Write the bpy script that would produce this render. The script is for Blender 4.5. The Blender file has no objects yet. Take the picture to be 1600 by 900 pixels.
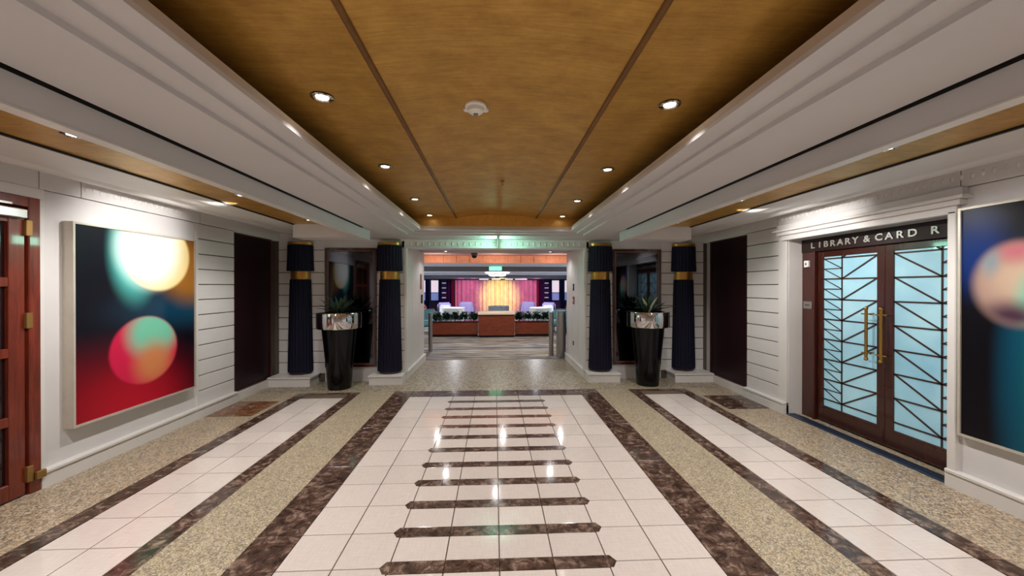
import bpy, bmesh, math, random
from mathutils import Vector, Matrix
random.seed(7)
C = bpy.context.scene
COL = C.collection
PI = math.pi

# ------------------------------------------------------------------ camera, world, exposure
cam_d = bpy.data.cameras.new('camera'); cam = bpy.data.objects.new('camera', cam_d); COL.objects.link(cam)
cam_d.sensor_width = 36.0; cam_d.lens = 600.0 / 1600.0 * 36.0; cam_d.clip_start = 0.05
cam.location = (-0.027, 0.0, 1.6)
cam.rotation_euler = (math.radians(90 - 0.191), 0, math.radians(-2.577))
C.camera = cam
w = bpy.data.worlds.new('world'); C.world = w; w.use_nodes = True
w.node_tree.nodes['Background'].inputs[0].default_value = (1, 1, 1, 1)
w.node_tree.nodes['Background'].inputs[1].default_value = 0.02
C.view_settings.view_transform = 'Standard'; C.view_settings.look = 'None'
C.view_settings.exposure = 0.06; C.view_settings.gamma = 1.0; C.view_settings.use_curve_mapping = False
MAIN_W, AISLE_W, WASH_W, PASSAGE_W = 37.0, 86.0, 62.0, 16.0       # lamp powers
WARM = (1.0, 0.963, 0.935)

# ------------------------------------------------------------------ materials
def srgb(r, g, b):
    f = lambda c: (c / 255) / 12.92 if c / 255 <= 0.04045 else (((c / 255) + 0.055) / 1.055) ** 2.4
    return (f(r), f(g), f(b), 1)

class NT:
    """small node helper"""
    def __init__(s, name):
        s.m = bpy.data.materials.new(name); s.m.use_nodes = True
        s.t = s.m.node_tree; s.b = s.t.nodes['Principled BSDF']
    def n(s, typ, **kw):
        nd = s.t.nodes.new(typ)
        for k, v in kw.items(): setattr(nd, k, v)
        return nd
    def l(s, a, b): s.t.links.new(a, b)
    def val(s, x, sock):
        if hasattr(x, 'links'): s.l(x, sock)
        else: sock.default_value = x
    def math(s, op, a, b=0.0, c=0.0):
        nd = s.n('ShaderNodeMath', operation=op)
        s.val(a, nd.inputs[0]); s.val(b, nd.inputs[1]); s.val(c, nd.inputs[2]); return nd.outputs[0]
    def coord(s, scale=(1, 1, 1), kind='Object', offset=None):
        tc = s.n('ShaderNodeTexCoord'); mp = s.n('ShaderNodeMapping'); mp.inputs['Scale'].default_value = scale
        s.l(tc.outputs[kind], mp.inputs['Vector']); return mp.outputs[0]
    def world_coord(s, scale=(1, 1, 1)):
        g = s.n('ShaderNodeNewGeometry'); mp = s.n('ShaderNodeMapping'); mp.inputs['Scale'].default_value = scale
        s.l(g.outputs['Position'], mp.inputs['Vector']); return mp.outputs[0]
    def noise(s, vec, scale=5, detail=4, rough=0.6, dist=0.0):
        nd = s.n('ShaderNodeTexNoise'); nd.inputs['Scale'].default_value = scale
        nd.inputs['Detail'].default_value = detail; nd.inputs['Roughness'].default_value = rough
        nd.inputs['Distortion'].default_value = dist
        s.l(vec, nd.inputs['Vector']); return nd.outputs['Fac']
    def ramp(s, fac, stops, interp='LINEAR'):
        nd = s.n('ShaderNodeValToRGB'); cr = nd.color_ramp; cr.interpolation = interp
        while len(cr.elements) < len(stops): cr.elements.new(0.5)
        for e, (p, c) in zip(cr.elements, stops): e.position = p; e.color = c
        s.l(fac, nd.inputs[0]); return nd.outputs[0]
    def mix(s, fac, a, b, blend='MIX'):
        nd = s.n('ShaderNodeMix', data_type='RGBA', blend_type=blend)
        s.val(fac, nd.inputs[0]); s.val(a, nd.inputs[6]); s.val(b, nd.inputs[7]); return nd.outputs[2]
    def bump(s, h, strength=0.2, dist=0.005):
        nd = s.n('ShaderNodeBump'); nd.inputs['Strength'].default_value = strength
        nd.inputs['Distance'].default_value = dist
        s.l(h, nd.inputs['Height']); s.l(nd.outputs[0], s.b.inputs['Normal'])
    def set(s, col=None, rough=None, metal=None, spec=None, coat=None):
        if col is not None: s.val(col, s.b.inputs['Base Color'])
        if rough is not None: s.val(rough, s.b.inputs['Roughness'])
        if metal is not None: s.b.inputs['Metallic'].default_value = metal
        if spec is not None: s.b.inputs['Specular IOR Level'].default_value = spec
        if coat is not None: s.b.inputs['Coat Weight'].default_value = coat; s.b.inputs['Coat Roughness'].default_value = 0.05
        return s
    def emit(s, col, strength):
        s.val(col, s.b.inputs['Emission Color']); s.b.inputs['Emission Strength'].default_value = strength; return s

def plain(name, rgb, rough=0.5, metal=0.0, var=0.06, scale=8, spec=0.5, bump=0.0):
    s = NT(name); c = srgb(*rgb)
    f = s.noise(s.coord(), scale, 4)
    lo = tuple(x * (1 - var) for x in c[:3]) + (1,); hi = tuple(min(1, x * (1 + var)) for x in c[:3]) + (1,)
    s.set(s.ramp(f, [(0.3, lo), (0.7, hi)]), rough, metal, spec)
    if bump: s.bump(f, bump)
    return s.m

def marble(name, dark, mid, vein, rough=0.12, scale=7):
    s = NT(name); v = s.world_coord()
    oi = s.n('ShaderNodeObjectInfo')
    sh = s.n('ShaderNodeVectorMath', operation='ADD'); s.l(v, sh.inputs[0])
    cmb = s.n('ShaderNodeCombineXYZ'); s.l(s.math('MULTIPLY', oi.outputs['Random'], 30.0), cmb.inputs[2]); s.l(cmb.outputs[0], sh.inputs[1])
    v = sh.outputs[0]
    f = s.noise(v, scale, 9, 0.72, 0.6)
    c = s.ramp(f, [(0.36, srgb(*dark)), (0.52, srgb(*mid)), (0.66, srgb(*vein))])
    s.set(c, rough); return s.m

def cream_tile_mat():
    s = NT('polished_cream_tile'); v = s.world_coord((3, 40, 1))
    f = s.noise(v, 3, 5, 0.6)
    f2 = s.noise(s.world_coord((40, 3, 1)), 3, 5, 0.6)
    oi = s.n('ShaderNodeObjectInfo')
    c = s.ramp(s.math('MULTIPLY', s.math('ADD', f, f2), 0.5), [(0.35, srgb(196, 184, 177)), (0.65, srgb(212, 201, 193))])
    k = s.math('MULTIPLY_ADD', oi.outputs['Random'], 0.10, 0.92)
    vm = s.n('ShaderNodeVectorMath', operation='SCALE'); s.l(c, vm.inputs[0]); s.l(k, vm.inputs['Scale'])
    s.set(vm.outputs[0], 0.075); return s.m

def mosaic_mat(name, stretch, stops, cell=85.0):
    s = NT(name); v = s.world_coord(stretch)
    vo = s.n('ShaderNodeTexVoronoi', feature='F1', distance='CHEBYCHEV'); vo.inputs['Scale'].default_value = cell
    vo.inputs['Randomness'].default_value = 0.65; s.l(v, vo.inputs['Vector'])
    sep = s.n('ShaderNodeSeparateColor'); s.l(vo.outputs['Color'], sep.inputs[0])
    big = s.noise(s.world_coord(), 9.0, 4, 0.7)
    f = s.math('ADD', s.math('MULTIPLY', sep.outputs[0], 0.6), s.math('MULTIPLY', big, 0.42))
    c = s.ramp(f, stops)
    ve = s.n('ShaderNodeTexVoronoi', feature='DISTANCE_TO_EDGE'); ve.inputs['Scale'].default_value = cell
    ve.inputs['Randomness'].default_value = 0.65; s.l(v, ve.inputs['Vector'])
    edge = s.math('LESS_THAN', ve.outputs['Distance'], 0.07)
    c = s.mix(edge, c, srgb(112, 100, 88))
    s.set(c, 0.3, spec=0.3)
    s.bump(ve.outputs['Distance'], 0.15, 0.002)
    return s.m

def gold_mat(name, rgb_lo, rgb_hi, rough=0.42, metal=0.55):
    s = NT(name)
    f = s.noise(s.world_coord((2.5, 30, 1.5)), 2.4, 6, 0.7, 0.1)
    g = s.noise(s.world_coord(), 4.5, 6, 0.7)
    k = s.math('ADD', s.math('MULTIPLY', f, 0.45), s.math('MULTIPLY', g, 0.55))
    s.set(s.ramp(k, [(0.33, srgb(*rgb_lo)), (0.66, srgb(*rgb_hi))]), rough, metal)
    return s.m

def wood_mat(name, lo, hi, rough=0.3, stretch=(14, 14, 1.2)):
    s = NT(name)
    f = s.noise(s.coord(stretch), 3, 6, 0.6, 0.8)
    s.set(s.ramp(f, [(0.3, srgb(*lo)), (0.7, srgb(*hi))]), rough, coat=0.3); return s.m

M = {}
M['cream'] = cream_tile_mat()
M['brown_marble'] = marble('brown_marble', (40, 29, 25), (82, 62, 53), (144, 122, 108), 0.12, 13)
M['red_marble'] = marble('red_brown_marble', (92, 54, 36), (124, 84, 60), (158, 124, 96), 0.12, 13)
MOS = [(0.08, srgb(78, 70, 60)), (0.3, srgb(150, 140, 120)), (0.48, srgb(194, 182, 158)), (0.68, srgb(174, 154, 114)), (0.9, srgb(222, 214, 200))]
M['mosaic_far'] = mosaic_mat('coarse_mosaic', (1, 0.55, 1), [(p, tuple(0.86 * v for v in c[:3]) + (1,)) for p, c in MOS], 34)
M['mosaic'] = mosaic_mat('pebble_mosaic', (1, 1, 1), MOS)
M['mosaic_brick'] = mosaic_mat('strip_mosaic', (1, 0.5, 1), [(0.08, srgb(108, 92, 76)), (0.3, srgb(168, 150, 126)), (0.55, srgb(200, 184, 160)), (0.72, srgb(184, 156, 118)), (0.9, srgb(226, 216, 202))], 70)
M['grout'] = plain('grout', (98, 82, 68), 0.6)
M['wall'] = plain('painted_wall', (205, 202, 201), 0.45, var=0.03, scale=3)
M['course'] = plain('painted_board', (208, 205, 203), 0.4, var=0.035, scale=3)
M['joint'] = plain('board_joint', (92, 82, 74), 0.8)
M['trim'] = plain('trim_paint', (212, 208, 204), 0.4, var=0.03, scale=3)
M['soffit'] = plain('soffit_paint', (200, 197, 197), 0.55, var=0.03, scale=1.5)
M['soffit_beige'] = plain('soffit_edge_paint', (190, 176, 160), 0.55, var=0.03)
M['gold'] = gold_mat('gold_leaf', (158, 114, 44), (212, 166, 82))
M['gold_rib'] = gold_mat('gold_rib', (96, 62, 20), (124, 84, 30), 0.55, 0.1)
M['gold_end_lit'] = gold_mat('gold_end_lit', (190, 138, 58), (222, 172, 88), 0.4, 0.4)  # brighter copy of the gold: light on the end wall put into its colour
M['shade_and_soil'] = plain('shade_and_soil_brown', (46, 22, 10), 0.45, 0.3, 0.15)  # dark brown for painted coffer shade, also the planter soil
M['black'] = plain('gap_shade_and_plinth_black', (14, 11, 10), 0.7)  # paints the shade in ceiling gaps, also black on the plinths
M['mahogany'] = wood_mat('mahogany', (78, 24, 13), (122, 46, 26), 0.28)
M['dark_wood'] = wood_mat('dark_wood', (40, 16, 11), (68, 29, 20), 0.25)
M['red_wood'] = wood_mat('red_wood', (50, 17, 12), (72, 27, 19), 0.35)
M['frame_wood'] = wood_mat('mirror_frame_wood', (84, 44, 30), (122, 72, 50), 0.3)
M['counter_wood'] = wood_mat('counter_wood', (96, 40, 22), (136, 62, 36), 0.35, (1.5, 10, 10))
M['header'] = plain('dark_header', (34, 15, 12), 0.45, 0, 0.2, 10, 0.3)
M['lacquer'] = plain('burgundy_lacquer', (30, 9, 15), 0.38, 0, 0.6, 40, 0.25)
M['navy'] = plain('navy_velvet', (15, 15, 36), 0.7, 0, 0.15, 12, 0.25)
M['gold_band'] = gold_mat('gold_band', (170, 120, 52), (206, 158, 84), 0.3, 0.8)
M['brass'] = plain('brass', (190, 146, 74), 0.25, 1.0, 0.08)
M['dull_brass'] = plain('dull_brass', (150, 116, 66), 0.45, 0.7)
M['chrome'] = plain('polished_steel', (205, 205, 206), 0.08, 1.0, 0.02)
M['steel'] = plain('brushed_steel', (176, 174, 170), 0.3, 1.0, 0.05)
M['pot'] = plain('black_gloss_pot', (7, 6, 9), 0.2, 0, 0.2, 8, 0.3)
M['mirror'] = plain('dark_mirror', (70, 72, 78), 0.04, 1.0, 0.02)
M['leaf'] = plain('agave_leaf', (62, 84, 66), 0.45, 0, 0.35, 14)
M['leaf_dark'] = plain('dark_leaf', (26, 40, 34), 0.45, 0, 0.35, 14)
M['leaf_pale'] = plain('pale_leaf', (196, 200, 170), 0.5, 0, 0.12, 14)
M['hedge'] = plain('hedge_leaf', (38, 72, 58), 0.55, 0, 0.5, 20)
M['silver_frame'] = plain('silver_frame', (196, 188, 174), 0.35, 0.35, 0.06)
M['white_plastic'] = plain('white_plastic', (226, 224, 218), 0.4, 0, 0.02)
M['grey_plastic'] = plain('grey_plastic', (120, 118, 112), 0.4)
M['dark_plastic'] = plain('dark_plastic', (22, 20, 20), 0.4)
M['red_plastic'] = plain('red_plastic', (150, 40, 36), 0.4)
M['threshold'] = plain('threshold_metal', (70, 92, 124), 0.3, 0.7)
M['threshold_line'] = plain('threshold_insert', (20, 24, 34), 0.5)
M['bar'] = plain('dark_lattice', (58, 40, 34), 0.35, 0.2)
M['letters'] = plain('letter_metal', (190, 184, 178), 0.3, 0.6)
M['sofa_white'] = plain('white_upholstery', (206, 208, 204), 0.7)
M['sofa_lilac'] = plain('lilac_upholstery', (176, 168, 210), 0.7)
M['sofa_teal'] = plain('teal_upholstery', (110, 160, 166), 0.7)
M['sofa_rust'] = plain('rust_upholstery', (128, 60, 44), 0.7)
M['drape_blue'] = plain('blue_drape', (26, 46, 120), 0.7, 0, 0.2)
M['drape_purple'] = plain('purple_drape', (52, 28, 84), 0.7, 0, 0.2)
M['drape_red'] = plain('red_drape', (120, 28, 52), 0.7, 0, 0.2)
M['stage'] = plain('stage_curtain_cloth', (234, 216, 214), 0.6, 0, 0.12, 4)
M['lounge_ceil'] = plain('lounge_ceiling_paint', (182, 186, 196), 0.6)
M['lounge_dark'] = plain('lounge_beam_paint', (88, 92, 100), 0.6)
M['lounge_wall'] = plain('lounge_wall_paint', (92, 88, 118), 0.6)
M['frieze_lit'] = plain('orange_lit_frieze', (230, 166, 136), 0.4, 0.1, 0.12, 6)  # orange light on the frieze is painted into this colour
M['passage_ceil'] = plain('passage_ceiling_paint', (186, 158, 158), 0.5)
M['counter_top'] = plain('counter_top', (232, 214, 188), 0.3)

def carpet_mat():
    s = NT('striped_carpet')
    v = s.world_coord((0.32, 5.0, 1))
    f = s.noise(v, 1.0, 3, 0.55, 0.6)
    c = s.ramp(f, [(0.36, srgb(26, 28, 50)), (0.40, srgb(96, 100, 120)), (0.45, srgb(168, 160, 146)), (0.49, srgb(40, 36, 38)), (0.53, srgb(150, 132, 104)), (0.58, srgb(178, 172, 160)), (0.62, srgb(34, 32, 44)), (0.68, srgb(140, 136, 140))])
    s.set(c, 0.85); return s.m
M['carpet'] = carpet_mat()

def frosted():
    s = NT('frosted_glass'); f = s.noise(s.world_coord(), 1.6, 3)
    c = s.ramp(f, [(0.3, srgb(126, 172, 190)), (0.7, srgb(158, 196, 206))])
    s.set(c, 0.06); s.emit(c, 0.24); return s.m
M['frosted'] = frosted()
def emitter(name, rgb, k):
    s = NT(name); s.set((0.8, 0.8, 0.8, 1), 0.4); s.emit(srgb(*rgb), k); return s.m
M['lens'] = emitter('lamp_lens', (255, 244, 228), 14)
M['exit_green'] = emitter('exit_green', (40, 232, 150), 3.0)
M['exit_white'] = emitter('exit_white', (240, 255, 248), 2.2)
M['disc_light'] = emitter('disc_light', (255, 246, 236), 2.2)
M['win_blue'] = emitter('window_blue', (120, 150, 225), 0.5)
M['win_pink'] = emitter('window_pink', (232, 214, 226), 0.9)
M['shelf_light'] = emitter('shelf_light', (214, 206, 232), 0.5)
M['strip_light'] = emitter('strip_light', (255, 238, 250), 2.0)
M['dark_glass'] = plain('dark_door_glass', (30, 14, 16), 0.08)

# ------------------------------------------------------------------ geometry helpers
class MB:
    def __init__(s): s.bm = bmesh.new()
    def box(s, x0, x1, y0, y1, z0, z1, bev=0.0, seg=1):
        r = bmesh.ops.create_cube(s.bm, size=1.0)
        vs = r['verts']
        for v in vs:
            v.co = Vector((x0 + (v.co.x + .5) * (x1 - x0), y0 + (v.co.y + .5) * (y1 - y0), z0 + (v.co.z + .5) * (z1 - z0)))
        if bev:
            es = list({e for v in vs for e in v.link_edges})
            bmesh.ops.bevel(s.bm, geom=es, offset=bev, segments=seg, affect='EDGES')
        return s
    def prism(s, pts, a0, a1, axis='y'):
        """polygon pts (two coords) swept along axis"""
        def P(p, a):
            return {'y': (p[0], a, p[1]), 'x': (a, p[0], p[1]), 'z': (p[0], p[1], a)}[axis]
        A = [s.bm.verts.new(P(p, a0)) for p in pts]; B = [s.bm.verts.new(P(p, a1)) for p in pts]
        n = len(pts)
        for i in range(n): s.bm.faces.new((A[i], A[(i + 1) % n], B[(i + 1) % n], B[i]))
        s.bm.faces.new(A[::-1]); s.bm.faces.new(B)
        return s
    def lathe(s, prof, cx=0, cy=0, n=32, rf=None, a0=0.0, a1=2 * PI, cap=True, sx=1, sy=1):
        full = abs(a1 - a0 - 2 * PI) < 1e-6
        m = n if full else n + 1
        rings = []
        for r, z in prof:
            ring = []
            for i in range(m):
                t = a0 + (a1 - a0) * i / n
                k = r * (rf(t, z) if rf else 1)
                ring.append(s.bm.verts.new((cx + k * sx * math.cos(t), cy + k * sy * math.sin(t), z)))
            rings.append(ring)
        for A, B in zip(rings, rings[1:]):
            for i in range(m if full else m - 1):
                j = (i + 1) % m
                s.bm.faces.new((A[i], A[j], B[j], B[i]))
        if cap:
            s.bm.faces.new(rings[0][::-1]); s.bm.faces.new(rings[-1])
        return s
    def tube(s, p, q, r, n=10):
        p, q = Vector(p), Vector(q); d = q - p
        mt = Matrix.Translation((p + q) / 2) @ d.to_track_quat('Z', 'Y').to_matrix().to_4x4()
        bmesh.ops.create_cone(s.bm, cap_ends=True, segments=n, radius1=r, radius2=r, depth=d.length, matrix=mt)
        return s
    def ball(s, c, r, sc=(1, 1, 1), u=12, v=8):
        mt = Matrix.Translation(c) @ Matrix.Diagonal((*sc, 1))
        bmesh.ops.create_uvsphere(s.bm, u_segments=u, v_segments=v, radius=r, matrix=mt)
        return s
    def build(s, name, mat, parent=None, smooth=False):
        bmesh.ops.recalc_face_normals(s.bm, faces=s.bm.faces)
        if parent is not None:
            o = parent; off = Vector((0, 0, 0))
            while o: off += o.location; o = o.parent
            for v in s.bm.verts: v.co -= off
        me = bpy.data.meshes.new(name); s.bm.to_mesh(me); s.bm.free()
        if smooth:
            for p in me.polygons: p.use_smooth = True
            try: me.set_sharp_from_angle(angle=math.radians(40))
            except Exception: pass
        me.materials.append(M[mat] if isinstance(mat, str) else mat)
        ob = bpy.data.objects.new(name, me); COL.objects.link(ob)
        if parent is not None: ob.parent = parent
        return ob

def tag(o, label, cat, group=None):
    o['label'] = label; o['category'] = cat
    if group: o['group'] = group
    return o
def thing(name, loc, label, cat, group=None):
    o = bpy.data.objects.new(name, None); COL.objects.link(o); o.location = loc
    o.empty_display_size = 0.1
    return tag(o, label, cat, group)
def struct(o): o['kind'] = 'structure'; return o
def stuff(o): o['kind'] = 'stuff'; return o
def box(name, mat, b, parent=None, bev=0.0): return MB().box(*b, bev=bev).build(name, mat, parent)
def shared(name, me, loc, parent, rot=(0, 0, 0), sc=(1, 1, 1)):
    """a piece sharing mesh data; loc in world, parents are unrotated"""
    o = bpy.data.objects.new(name, me); COL.objects.link(o)
    off = Vector((0, 0, 0)); p = parent
    while p: off += p.location; p = p.parent
    o.parent = parent; o.location = Vector(loc) - off; o.rotation_euler = rot; o.scale = sc
    return o
def copy_tree(o, parent=None):
    c = o.copy(); COL.objects.link(c)
    if parent is not None: c.parent = parent
    for ch in list(o.children): copy_tree(ch, c)
    return c
def box_mesh(name, mat, dx, dy, dz, bev=0.0):
    m = MB().box(-dx / 2, dx / 2, -dy / 2, dy / 2, -dz, 0, bev)
    bmesh.ops.recalc_face_normals(m.bm, faces=m.bm.faces)
    me = bpy.data.meshes.new(name); m.bm.to_mesh(me); m.bm.free(); me.materials.append(M[mat]); return me
def mirror_x(b, sgn):
    return b if sgn > 0 else (-b[1], -b[0]) + tuple(b[2:])

# ------------------------------------------------------------------ floor
YB, YJ, XW, REAR = 6.60, 8.45, 3.64, -4.5
T = 0.3155
floor = struct(box('floor', 'grout', (-3.95, 3.95, REAR, YJ, -0.15, -0.006)))
def mosaic(b, mat='mosaic'): return MB().box(b[0], b[1], b[2], b[3], -0.006, 0.0).build('mosaic_band', mat, floor)
for sg in (-1, 1):
    mosaic(mirror_x((1.545, 2.048, REAR, 5.93), sg))
    mosaic(mirror_x((2.962, 3.64, REAR, 5.93), sg), 'mosaic_brick')
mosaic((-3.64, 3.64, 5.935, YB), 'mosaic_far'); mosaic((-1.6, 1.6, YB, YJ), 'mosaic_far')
mosaic((2.05, 2.96, 5.905, 5.935)); mosaic((-2.96, -2.05, 5.905, 5.935))
mosaic((3.64, 3.9, 2.93, 4.66), 'mosaic_brick')
G = 0.007
tile = box_mesh('cream_tile', 'cream', T - G, T - G, 0.008, 0.0012)
tile_n = box_mesh('cream_field_tile', 'cream', T - G, T - 0.104, 0.008, 0.0012)
tile_s = box_mesh('side_strip_tile', 'cream', 0.305 - G, T - G, 0.008, 0.0012)
Y0 = 2.205 - 6 * T          # centre line of the first stripe
NR = 17
yend = 5.62
segm = box_mesh('stripe_tile', 'brown_marble', T - 0.003, 0.098, 0.008, 0.001)
tipm = MB().prism([(-0.01, -0.049), (0.022, -0.049), (0.052, 0), (0.022, 0.049), (-0.01, 0.049)], -0.008, 0, 'z')
bmesh.ops.recalc_face_normals(tipm.bm, faces=tipm.bm.faces)
tip = bpy.data.meshes.new('stripe_tip'); tipm.bm.to_mesh(tip); tipm.bm.free(); tip.materials.append(M['brown_marble'])
for r in range(NR):
    yc = Y0 + r * T
    if yc + T / 2 > yend + 0.02: last = True
    for cx in (-3.5, -2.5, 2.5, 3.5):
        y_mid = yc + T / 2
        if y_mid + T / 2 > yend + 0.05:
            h = yend - yc
            if h > 0.05: shared('cream_tile', tile, (cx * T, yc + h / 2, 0.0015), floor, sc=(1, h / T, 1))
        else: shared('cream_tile', tile, (cx * T, y_mid, 0.0015), floor)
    for cx in (-1.5, -0.5, 0.5, 1.5):
        shared('stripe_tile', segm, (cx * T, yc, 0.002), floor)
        y0, y1 = yc + 0.05, min(yc + T - 0.05, yend)
        if y1 - y0 > 0.03: shared('cream_field_tile', tile_n, (cx * T, (y0 + y1) / 2, 0.0015), floor, sc=(1, (y1 - y0) / (T - 0.10), 1))
    shared('stripe_tip', tip, (2 * T, yc, 0.0022), floor); shared('stripe_tip', tip, (-2 * T, yc, 0.0022), floor, rot=(0, 0, PI))
    for sg in (-1, 1):
        for cx in (2.2 + 0.1475, 2.2 + 0.4525):
            ym = yc + 0.09
            if ym + T / 2 < 5.84: shared('side_strip_tile', tile_s, (sg * cx, ym, 0.0015), floor)
            elif ym - T / 2 < 5.78:
                h = 5.81 - (ym - T / 2); shared('side_strip_tile', tile_s, (sg * cx, ym - T / 2 + h / 2, 0.0015), floor, sc=(1, h / T, 1))
bord = box_mesh('border_tile', 'brown_marble', 0.28, T - 0.003, 0.008, 0.001)
thin_i = box_mesh('thin_border_tile', 'brown_marble', 0.145, T * 2 - 0.003, 0.008, 0.001)
for r in range(NR + 1):
    yc = Y0 + r * T + T / 2
    if yc + T / 2 > 5.98: continue
    for sg in (-1, 1): shared('border_tile', bord, (sg * 1.404, yc, 0.002), floor)
yy = Y0 + (NR - 0) * T
for r in range(9):
    yc = 5.90 - T - r * T * 2
    for sg in (-1, 1):
        shared('thin_border_tile', thin_i, (sg * 2.121, yc, 0.002), floor)
        shared('thin_border_tile', thin_i, (sg * 2.884, yc, 0.002), floor, sc=(1.0, 1, 1))
endm = box_mesh('end_border_tile', 'brown_marble', T - 0.003, 0.31, 0.008, 0.001)
for k in range(8): shared('end_border_tile', endm, ((k - 3.5) * T, 5.775, 0.002), floor)
for sg in (-1, 1):
    box('corner_border_tile', 'brown_marble', mirror_x((1.266, 1.543, 5.62 + 0.0, 5.93, -0.006, 0.0026), sg), floor)
    for k in range(2): box('strip_end_tile', 'brown_marble', mirror_x((2.197 + k * .3075, 2.197 + k * .3075 + .305, 5.812, 5.90, -0.006, 0.002), sg), floor)
    for i in range(2):
        for j in range(2):
            box('accent_tile', 'brown_marble' if sg > 0 else 'red_marble', mirror_x((3.03 + i * .28, 3.03 + i * .28 + .277, 4.88 + j * .31, 4.88 + j * .31 + .307, -0.006, 0.0025), sg), floor)
# floor behind the camera
box('rear_floor_panel', 'cream', (-1.26, 1.26, REAR, Y0 - 0.06, -0.006, 0.0015), floor)
for sg in (-1, 1):
    box('rear_side_panel', 'cream', mirror_x((2.2, 2.8, REAR, Y0 - 0.07, -0.006, 0.0015), sg), floor)
    box('rear_border_panel', 'brown_marble', mirror_x((1.264, 1.544, REAR, Y0 - 0.01, -0.006, 0.002), sg), floor)

# ------------------------------------------------------------------ ceiling
ceiling = struct(box('ceiling', 'soffit', (-3.95, 3.95, REAR, YB + 0.1, 2.80, 2.9)))
def ring(name, mat, half, yend_, z0, z1, outer, yout):
    m = MB()
    m.box(half, outer, REAR, yout, z0, z1); m.box(-outer, -half, REAR, yout, z0, z1); m.box(-half, half, yend_, yout, z0, z1)
    return m.build(name, mat, ceiling)
ring('main_soffit', 'soffit', 1.3625, 6.03, 2.40, 2.425, 1.785, YB)
ring('soffit_step', 'soffit', 1.245, 5.92, 2.425, 2.4476, 1.785, YB)
ring('soffit_step', 'soffit', 1.1275, 5.80, 2.4476, 2.47, 1.785, YB)
ring('coffer_lip', 'soffit_beige', 1.1285, 5.801, 2.47, 2.51, 1.6, 6.2)
for sg in (-1, 1): box('coffer_side_wall', 'shade_and_soil', mirror_x((1.36, 1.40, REAR, 5.80, 2.505, 2.72), sg), ceiling)  # dark colour stands in for the shade along the coffer edge
box('coffer_end_wall', 'gold_end_lit', (-1.4, 1.4, 5.80, 5.86, 2.51, 2.72), ceiling)
RIB = 0.605
for sg in (-1, 1):
    box('gold_panel', 'gold', mirror_x((RIB, 1.37, REAR, 5.80, 2.64, 2.70), sg), ceiling)
    m = MB(); m.lathe([(0.016, REAR), (0.016, 5.80)], n=10)
    for v in m.bm.verts: v.co = Vector((v.co.x + sg * RIB, v.co.z, v.co.y * 0.8 + 2.639))
    m.build('gold_rib', 'gold_rib', ceiling, True)
arc = [(x, 2.64 + 0.045 * (1 - (x / RIB) ** 2)) for x in [RIB * (i / 12 - 1) for i in range(25)]]
MB().prism(arc + [(RIB, 2.75), (-RIB, 2.75)], REAR, 5.80).build('vault_panel', 'gold', ceiling, True)
# side aisles: black strips painted as gap shade, hanging fascia, gold strip, stepped crown
for sg in (-1, 1):
    box('painted_gap_shade', 'black', mirror_x((1.817, 1.85, REAR, 5.30, 2.393, 2.5), sg), ceiling)  # solid black strip, painted shade of the slot above the fascia
    MB().box(*mirror_x((1.815, 1.85, REAR, 5.30, 2.272, 2.393), sg)).build('fascia', 'soffit', ceiling)
    MB().box(*mirror_x((1.811, 1.88, REAR, 5.302, 2.264, 2.2721), sg)).build('fascia_lip', 'trim', ceiling)
    MB().box(*mirror_x((1.85, 2.72, REAR, 5.30, 2.445, 2.47), sg)).build('gold_strip', 'gold', ceiling)
    box('painted_strip_shade', 'black', mirror_x((2.722, 2.744, REAR, 5.31, 2.434, 2.5), sg), ceiling)  # thin black strip paints the shade line between gold and crown
    box('aisle_end_block', 'soffit', mirror_x((1.817, 2.7435, 5.302, 5.60, 2.266, 2.47), sg), ceiling)
    box('end_soffit', 'soffit', mirror_x((1.785, 2.80, 5.60, YB, 2.401, 2.47), sg), ceiling)
    pts = [(2.745, 2.44), (2.93, 2.44), (2.95, 2.452), (3.12, 2.452), (3.14, 2.468), (3.30, 2.472), (3.34, 2.455), (3.40, 2.455), (3.43, 2.48), (3.47, 2.51), (3.52, 2.53), (3.95, 2.53), (3.95, 2.6), (2.745, 2.6)]
    MB().prism([(sg * x, z) for x, z in pts], REAR, YB).build('crown_moulding', 'trim', ceiling)

# ------------------------------------------------------------------ side walls
def wall_side(sg, name):
    wl = struct(MB().build(name, 'wall'))
    def piece(nm, mat, b, bev=0.0): return box(nm, mat, mirror_x(b, sg), wl, bev)
    return wl, piece
def courses(parent, piece, y0, y1, z0=0.13, z1=2.37, n=12, x0=3.64, x1=3.68):
    piece('joint_backing', 'joint', (x0 + 0.02, x1 + 0.06, y0, y1, z0, z1))
    h = (z1 - z0) / n
    for k in range(n): piece('board', 'course', (x0, x1 + 0.02, y0 + 0.002, y1 - 0.002, z0 + k * h + 0.010, z0 + (k + 1) * h - 0.001), 0.003)
def frieze(parent, piece, ys, x=3.622):
    for a, b in zip(ys, ys[1:]): piece('frieze_block', 'course', (x, x + 0.1, a + 0.004, b - 0.004, 2.375, 2.535))

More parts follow.
